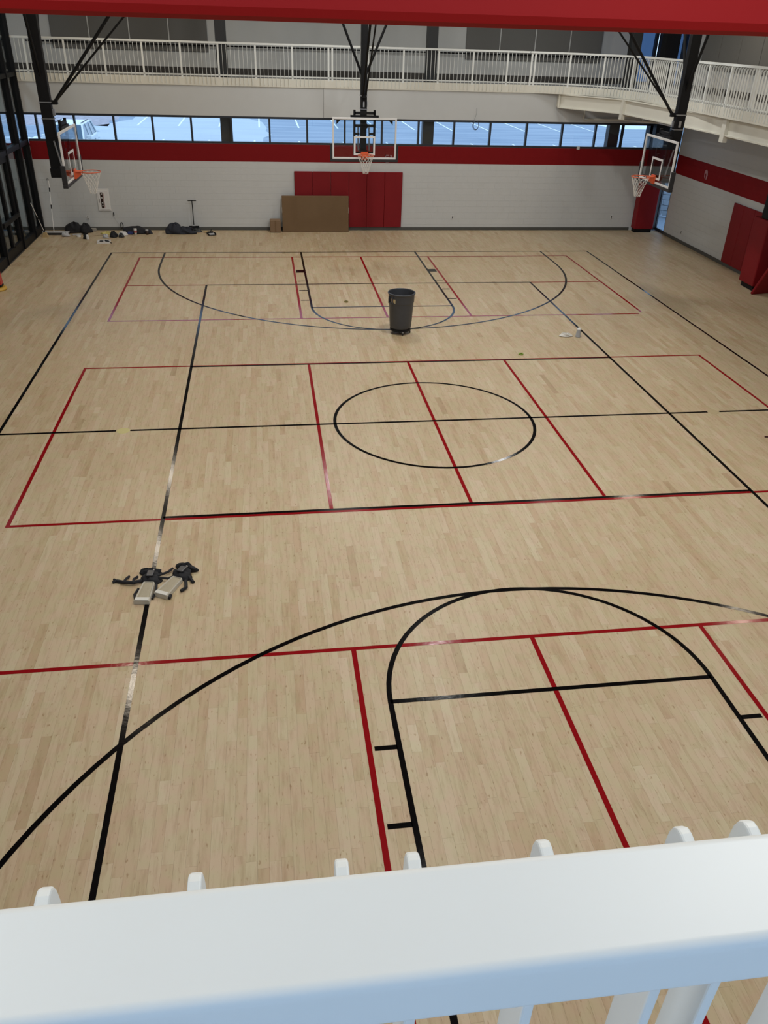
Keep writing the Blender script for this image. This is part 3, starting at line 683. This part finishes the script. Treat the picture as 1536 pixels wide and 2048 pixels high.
b2 = thing('dark_jacket', 'black jacket lying crumpled by the far wall behind white cup', 'jacket', (-7.25,15.55,0))
lump(.42,.2,.2,5).build('jacket_body', CLOTHB, b2, smooth=True); shift(lump(.18,.12,.12,9),.4,-.05,0).build('sleeve', CLOTHN, b2, smooth=True)
b3 = thing('dark_jacket', 'larger charcoal jacket piled in front of the squeegee pole', 'jacket', (-5.8,15.5,0))
shift(lump(.28,.2,.30,11, ridge=.3),-.14,0,0).build('jacket_body', CLOTHN, b3, smooth=True); shift(lump(.3,.16,.2,14, ridge=.3),.22,-.05,0).build('sleeve', CLOTHN, b3, smooth=True)
o = lump(.17,.10,.11,21).build('grey_pouch', COLM, None, smooth=True); put(o, -5.22,15.7,'small grey pouch right of the charcoal jacket','pouch')
o = lump(.09,.05,.05,22).build('folded_rag', TAN, None, smooth=True); put(o, -4.92,15.6,'tan rag scrap right of the grey pouch','rag')
# T-handled squeegee
sq = thing('squeegee', 'black T-handled pole standing against the far wall by the jacket', 'squeegee', (-5.32,15.85,0))
MB().tube([(0,0,.16),(-.0,.04,.98)], .014, 8).build('pole', BLACK, sq); MB().tube([(-.14,.04,.98),(.14,.04,.98)], .016, 8).build('handle', BLACK, sq)
MB().box(-.17,.17,-.02,.02,.12,.17).build('head', BLACK, sq, bevel=.005); MB().box(-.06,.05,-.03,.0,.17,.20).build('clip', LGREY, sq); MB().box(-.16,.16,-.008,.008,0.0,.12).build('blade', COLM, sq)
# dust pan
dp = thing('hand_dustpan', 'black dustpan with short handle right of the jackets', 'dustpan', (-4.72,15.25,0), .35)
MB().prism([(-.13,-.12),(.13,-.12),(.10,.12),(-.10,.12)], 0, .02).box(-.13,-.115,-.12,.12,.02,.07).box(.115,.13,-.12,.12,.02,.07).box(-.1,.1,.105,.12,.02,.09).build('pan', BLACK, dp)
MB().tube([(.0,.12,.06),(.10,.30,.11)], .016, 8).build('handle', BLACK, dp); MB().box(-.09,.09,-.09,.05,.021,.05).build('grey_pad', LGREY, dp)
# push broom leaning on far wall
pb = thing('push_broom', 'wide dark push broom with long pole leaning on far wall', 'broom', (-9.74,15.28,0))
MB().box(-.42,.42,-.05,.05,.07,.11).build('head', LGREY, pb, bevel=.006); MB().box(-.41,.41,-.045,.045,0,.07).build('bristles', COLM, pb)
MB().tube([(-.06,0,.1),(-.09,.60,1.58)], .012, 8).build('pole', BOARDW, pb)
for a in (.78, .45): MB().tube([(-.06-.03*a,.60*a,.1+1.48*a),(-.06-.03*(a+.08),.60*(a+.08),.1+1.48*(a+.08))], .017, 8).build('grip', BLACK, pb)
MB().tube([(-.09,.60,1.58),(-.10,.61,1.63),(-.13,.61,1.64),(-.14,.60,1.58)], .008, 6).build('hook', BLACK, pb)
# corner broom
cb = thing('corner_broom', 'broom with tan bristles leaning on the left glazed wall', 'broom', (-10.02,14.95,0))
MB().prism([(-.09,0),(.11,0),(.05,.16),(-.02,.16)], -.06, .06, ax='y').build('bristles', TAN, cb); MB().tube([(.0,0,.16),(-.02,-.0,.22)], .028, 8).build('collar', BLACK, cb)
MB().tube([(-.01,0,.2),(-.09,-.62,1.16)], .012, 8).build('pole', BOARDW, cb); MB().tube([(-.045,-.27,.62),(-.051,-.31,.68)], .017, 8).build('grip', BLACK, cb)
# small gear
def ring(R, r, m, name, n=24): return MB().tube([(R*math.cos(2*math.pi*k/n), R*math.sin(2*math.pi*k/n), r) for k in range(n)], r, 8, closed=True).build(name, m, None, smooth=True)
tp = lambda R0, R1, h, m, name: MB().lathe([(R0,0),(R1,0),(R1,h),(R0,h),(R0,0)], 24).build(name, m, None)
put(tp(.035,.065,.05,BOARDW,'tape_roll'), -8.98,15.0,'white tape roll in front of the black bag','tape')
put(lump(.13,.09,.12,31).build('work_glove', LGREY, None, smooth=True), -9.40,15.05,'grey work glove lying left of the white tape roll','glove')
g = thing('hand_tool', 'light metal hand tool lying behind the white tape roll', 'tool', (-9.08,15.25,0), .3)
MB().box(-.14,.14,-.03,.03,0,.04).build('body', LGREY, g, bevel=.008); MB().tube([(.14,0,.02),(.30,.03,.02)], .014, 8).build('handle', BLACK, g)
o = MB().box(-.13,.13,-.04,.04,0,.10).build('foam_block', mat('beige_foam', (.34,.31,.27), .8), None, bevel=.012); put(o, -8.68,15.82,'beige foam block against the far wall right of black bag','block')
bt_ = thing('spray_bottle', 'white bottle with black trigger on the floor before the wall gear', 'bottle', (-8.63,14.6,0))
MB().lathe([(.04,0),(.045,.02),(.045,.12),(.02,.16)], 16, cap0=True).build('bottle_body', BOARDW, bt_, smooth=True); MB().box(-.05,.02,-.015,.015,.15,.20).lathe([(.018,.15),(.018,.19)],10,cap1=True).build('trigger', BLACK, bt_)
put(lump(.05,.06,.14,33).build('dark_rag', CLOTHB, None, smooth=True), -8.74,14.72,'small black rag left of the spray bottle','rag')
tr = thing('paint_tray', 'white tray with dark items nearest the court by the gear', 'tray', (-8.06,14.2,0), .05)
MB().prism([(-.19,-.16),(.17,-.16),(.20,.16),(-.18,.16)], 0, .015).box(-.19,.19,-.17,-.155,0,.05).box(-.19,.19,.155,.17,0,.05).box(-.2,-.185,-.16,.16,0,.05).box(.185,.2,-.16,.16,0,.05).build('tray', BOARDW, tr)
MB().box(-.13,-.02,-.05,.08,.016,.05).build('dark_block', COLM, tr); MB().tube([(.04,.10,.03),(.15,-.02,.03)], .03, 8).build('roller', COLM, tr); MB().tube([(.18,-.08,.03),(.26,-.2,.02)], .012, 6).build('handle', BLACK, tr)
put(lump(.22,.12,.07,41,ridge=.4).build('yellow_rag', YEL, None, smooth=True), -8.15,15.4,'yellow rag spread left of the black gloves','rag')
o = MB().tube([(-.22,-.0,.012),(.0,.03,.02),(.1,.02,.03)], .014, 8).build('wooden_handle', WOOD, None); put(o, -8.3,15.15,'thin wooden stick in front of the yellow rag','stick')
put(lump(.12,.13,.16,43,ridge=.4).build('black_glove', CLOTHB, None, smooth=True), -7.86,14.95,'pair of black gloves heaped beside the yellow rag','glove')
put(lump(.09,.08,.11,44,ridge=.4).build('grey_glove', LGREY, None, smooth=True), -8.10,14.82,'grey glove touching the heap of black gloves','glove')
put(lump(.09,.10,.11,45,ridge=.4).build('charcoal_cloth', COLM, None, smooth=True), -7.62,14.93,'charcoal cloth between black gloves and white cord','cloth')
wc = MB()
for j in range(4): wc.tube([((.15-.02*j)*math.cos(2*math.pi*k/24), (.11-.01*j)*math.sin(2*math.pi*k/24), .02+.025*j) for k in range(24)], .016, 6, closed=True)
put(wc.build('cord_coil', BOARDW, None, smooth=True), -7.60,15.22,'white electric cord coiled in front of the black jacket','cord')
o = MB().box(-.09,.09,-.05,.05,0,.09).build('blue_pouch', BLUE, None, bevel=.02); put(o, -7.37,15.32,'small blue box left of the white cup','box')
cu = thing('paper_cup', 'white paper cup with red print by the blue box', 'cup', (-7.19,15.2,0))
MB().lathe([(.035,0),(.052,.19),(.055,.195),(.055,.215)], 20, cap0=True, cap1=True).build('cup_body', BOARDW, cu, smooth=True); MB().lathe([(.0455,.09),(.0495,.14)], 20).build('red_band', REDC, cu)
cu = thing('travel_mug', 'dark travel mug with pale lid at right end of the gear', 'mug', (-6.83,15.3,0))
MB().lathe([(.04,0),(.048,.13)], 20, cap0=True, cap1=True).build('mug_body', mat('dark_brown', (.03,.015,.012), .4), cu, smooth=True); MB().lathe([(.05,.13),(.05,.16),(.02,.165)], 20, cap1=True).build('mug_lid', LGREY, cu); MB().tube([(.05,0,.04),(.09,0,.06),(.09,0,.12),(.05,0,.13)], .01, 6).build('mug_handle', BLACK, cu)
# mid court items
put(tp(.035,.055,.024,GREEN,'tape_roll'), 2.61,3.32,'green tape roll on the floor right of centre','tape')
put(tp(.035,.055,.024,mat('olive_tape', (.20,.16,.05), .6),'tape_roll'), -.91,7.43,'small brown tape roll inside the far key','tape')
cn = thing('spray_can', 'silver can standing on the right volleyball sideline', 'can', (4.33,4.42,0))
MB().lathe([(.062,0),(.064,.01),(.045,.17),(.045,.18)], 20, cap0=True, cap1=True).build('can_body', mat('silver_can', (.42,.44,.48), .3, metal=.3), cn, smooth=True); MB().lathe([(.05,.175),(.05,.20),(.03,.215)], 18, cap1=True).build('can_cap', BOARDW, cn, smooth=True)
put(lump(.15,.07,.07,51,ridge=.45).build('crumpled_rag', CLOTHW, None, smooth=True), 4.05,4.47,'crumpled cream rag beside the silver can','rag', rz=-.1)
o = MB().tube([(-.1,.02,.014),(.12,-.01,.014)], .014, 8).build('marker_pen', mat('maroon_marker', (.06,.01,.01), .5), None); put(o, 5.98,-1.17,'short dark marker on the floor at the right edge','marker')
# knee pads
def kneepad(lb, loc, rz):
    t = thing('knee_pad', lb, 'knee pad', loc, rz)
    poly = [(-.095,-.19),(.095,-.19),(.075,.19),(.06,.21),(-.06,.21),(-.075,.19)]
    inner = [(p[0]*.78, p[1]*.86+.012) for p in poly]
    q = MB(); n = 6
    def ring_(P, z): return [(a, b, z(b) if callable(z) else z) for a, b in P]
    zt = lambda b: .085-.0*b
    vs = ring_([(a*1.05, b*1.03) for a, b in poly], .0) + ring_(poly, .05) + ring_([(a*.9, b*.94) for a, b in poly], .062) + ring_(inner, .047)
    fs = []
    for r_ in range(3): fs += [(r_*n+k, r_*n+(k+1)%n, (r_+1)*n+(k+1)%n, (r_+1)*n+k) for k in range(n)]
    fs.append(tuple(range(n))[::-1]); q.add(vs, fs).build('shell', SHELL, t, bevel=.004)
    MB().add(ring_(inner, .0475)+ring_([(a*.6,b*.9) for a,b in inner], .054), [(k,(k+1)%n,n+(k+1)%n,n+k) for k in range(n)]+[tuple(range(n,2*n))]).build('face_pad', SHELLW, t)
    MB().box(-.085,.085,-.192,-.13,.054,.068).build('toe_band', mat('pale_shell_band', (.62,.60,.55), .5), t, bevel=.006)
    shift(lump(.13,.12,.085,61),0,.31,0).build('cuff', CLOTHB, t, smooth=True)
    MB().box(-.05,.04,.26,.38,.09,.115).build('thigh_plate', mat('grey_plate', (.05,.05,.055), .35), t, bevel=.02)
    MB().lathe([(.001,.118),(.012,.116),(.014,.105)], 10, (.03,.39,0)).build('stud', STEEL, t)
    return t
k1 = kneepad('left cream and black knee pad with straps flung to its left', (-4.615,-4.83,0), .12*-1)
for pts_ in ([(-.1,.26,.03),(-.2,.20,.04),(-.33,.22,.03),(-.42,.26,.02)], [(-.2,.20,.04),(-.22,.30,.02),(-.18,.36,.02)], [(-.33,.22,.03),(-.31,.30,.03),(-.29,.36,.02)],[(-.11,.1,.02),(-.13,-.02,.02),(-.10,-.10,.02)], [(-.42,.26,.02),(-.47,.29,.02)], [(-.42,.26,.02),(-.47,.23,.02)],[(.1,.18,.03),(.12,.05,.03),(.11,-.1,.02)],[(.08,.34,.05),(.19,.44,.04),(.23,.54,.03)],[(.1,.3,.05),(.22,.30,.04),(.28,.36,.03)]):
    MB().tube(pts_, .022 if len(pts_) > 3 else .016, 6).build('strap', CLOTHB, k1)
shift(lump(.15,.06,.08,63),-.04,.45,0).build('upper_pad', CLOTHB, k1, smooth=True)
k2 = kneepad('right cream and black knee pad leaning towards the upper right', (-4.335,-4.74,0), -.48)
for pts_ in ([(.12,.2,.03),(.2,.08,.03),(.17,-.0,.02)], [(.1,.3,.03),(.22,.22,.02)],[(-.1,.28,.03),(-.14,.36,.02)],[(.1,-.12,.02),(.12,-.18,.02)]):
    MB().tube(pts_, .022, 6).build('strap', CLOTHB, k2)
shift(lump(.16,.06,.09,66),-.02,.46,0).build('upper_pad', CLOTHB, k2, smooth=True)
# red floor machine cut by the left edge
fmch = thing('floor_machine', 'red upright machine with yellow base at the left edge', 'floor machine', (-9.97,8.9,0))
MB().lathe([(.27,.0),(.28,.02),(.27,.06),(.22,.08)], 28, cap0=True, cap1=True).build('yellow_base', mat('yellow_plastic', (.50,.30,.04), .4), fmch, smooth=True)
MB().box(-.15,.19,-.12,.12,.08,.15).build('motor', BLACK, fmch, bevel=.02); MB().prism([(-.2,.12),(.19,.12),(.14,.9),(-.1,.9)], -.12, .12, ax='y').build('tank', mat('red_plastic', (.40,.02,.02), .35), fmch, bevel=.03)
MB().tube([(-.1,0,.9),(-.16,0,1.2)], .02, 8).build('handle', BLACK, fmch)
# ================================================================== OUTSIDE
gz = -.08
go = struct(MB().box(-70, 90, 16.2, 110, gz-.2, gz).build('ground', ASPH))
pk = MB(); 
for k in range(-4, 10): 
    MB().box(-2.99+2.76*k-.055, -2.99+2.76*k+.055, 49.2, 55.2, gz+.004, gz+.01).build('parking_line', PLINE, go)
    MB().box(-3.3+2.75*k-.055, -3.3+2.75*k+.055, 36.0, 41.7, gz+.004, gz+.01).build('parking_line', PLINE, go)
vs = []; rr = random.Random(5)
for i in range(40):
    a = 2*math.pi*i/40; k = rr.uniform(.85,1.1); vs.append((-8.2+5.6*k*math.cos(a), 47+12*k*math.sin(a)))
MB().prism(vs, gz-.01, gz+.003).build('slush_patch', SLUSH, go)
def bank(x0, x1, y0, y1, h, m, name, label, cat):
    rr = random.Random(int(x0*7)); nx_, ny_ = 26, 8; vs = []
    for j in range(ny_+1):
        for i in range(nx_+1):
            e = min(i, nx_-i, j, ny_-j); z = 0 if e == 0 else h*(1-math.exp(-e))*rr.uniform(.6,1.1)
            vs.append((x0+(x1-x0)*i/nx_+(rr.uniform(-.3,.3) if e == 0 else 0), y0+(y1-y0)*j/ny_+(rr.uniform(-.3,.3) if e == 0 else 0), gz+.003+z))
    fs = [(j*(nx_+1)+i, j*(nx_+1)+i+1, (j+1)*(nx_+1)+i+1, (j+1)*(nx_+1)+i) for j in range(ny_) for i in range(nx_)]
    o = MB().add(vs, fs).build(name, m, None, smooth=True); return tag(o, label, cat)
bank(-30,-13.3,48.5,60,.25,MULCH,'mulch_bed','mulch bed with snow patches outside beyond the white car','planting bed')
bank(-30,-15.5,60.9,63,.55,SNOW,'snow_bank','snow patch on the mulch bed outside far left','snow')
bank(-21,-14.2,35.5,38.8,.6,SNOW,'snow_bank','snow bank outside the leftmost far windows','snow')
bank(24,42,52,57,.5,SNOW,'snow_bank','snow strip beyond the lot outside the rightmost windows','snow')
sw = thing('stone_wall', 'pale stone block wall outside the narrow corner window', 'stone wall', (13.2,18.5,0), -.5)
for j in range(9):
    for i in range(8):
        x0 = -1.6+i*.42-(.21 if j % 2 else 0); rr_ = random.Random(i*31+j)
        MB().box(x0+.01, x0+.41, -.02*rr_.random(), .3, j*.2+.008, j*.2+.192).build('stone', OUTW, sw)
car = thing('parked_car', 'white SUV parked outside behind the left hoop', 'car', (-12.42,32.9,gz), .0)
body = [(-2.35,.45),(-2.3,.85),(-1.35,1.02),(-.55,1.60),(-.2,1.68),(1.6,1.66),(2.1,1.15),(2.3,1.0),(2.32,.45),(1.85,.40),(1.75,.7),(1.4,.8),(1.05,.7),(.95,.4),(-1.0,.4),(-1.1,.7),(-1.45,.8),(-1.8,.7),(-1.9,.4)]
lo_ = [(-2.35,.42),(-2.36,.85),(-1.35,1.05),(2.15,1.08),(2.32,1.0),(2.34,.42),(1.88,.42),(1.76,.72),(1.42,.84),(1.08,.72),(.96,.42),(-1.0,.42),(-1.12,.72),(-1.46,.84),(-1.8,.72),(-1.92,.42)]
MB().prism(lo_, -.93, .93, ax='x').build('body', CARW, car, bevel=.07, seg=3)
cabv = []
def ringc(x, y0, y1, z): return [(-x,y0,z),(x,y0,z),(x,y1,z),(-x,y1,z)]
cab = MB().add(ringc(.88,-1.4,2.2,1.05)+ringc(.72,-.6,1.75,1.66), [(0,1,5,4),(1,2,6,5),(2,3,7,6),(3,0,4,7),(4,5,6,7)]); cab.build('cabin_glass', CARG, car)
MB().add(ringc(.74,-.62,1.8,1.64)+ringc(.66,-.5,1.65,1.70), [(0,1,5,4),(1,2,6,5),(2,3,7,6),(3,0,4,7),(4,5,6,7),(3,2,1,0)]).build('roof', CARW, car, bevel=.02)
for q in (-1,1):
    for (ya, yb) in ((-1.42,-.62),(.25,.2),(1.15,1.1),(2.22,1.77)):
        MB().tube([(q*.885,ya,1.05),(q*.73,yb,1.66)], .045, 6).build('pillar', CARW, car)
    mr = MB().box(q*1.06-.12,q*1.06+.12,-1.0,-.86,1.08,1.26).build('wing_mirror', CARW, car, bevel=.03)
    MB().tube([(q*.64,-.3,1.72),(q*.64,1.5,1.72)], .02, 6).build('roof_rail', COLM, car)
    for y in (-1.45, 1.42): MB().tube([(q*.72,y,.34),(q*.93,y,.34)], .34, 22).build('wheel', TYRE, car)
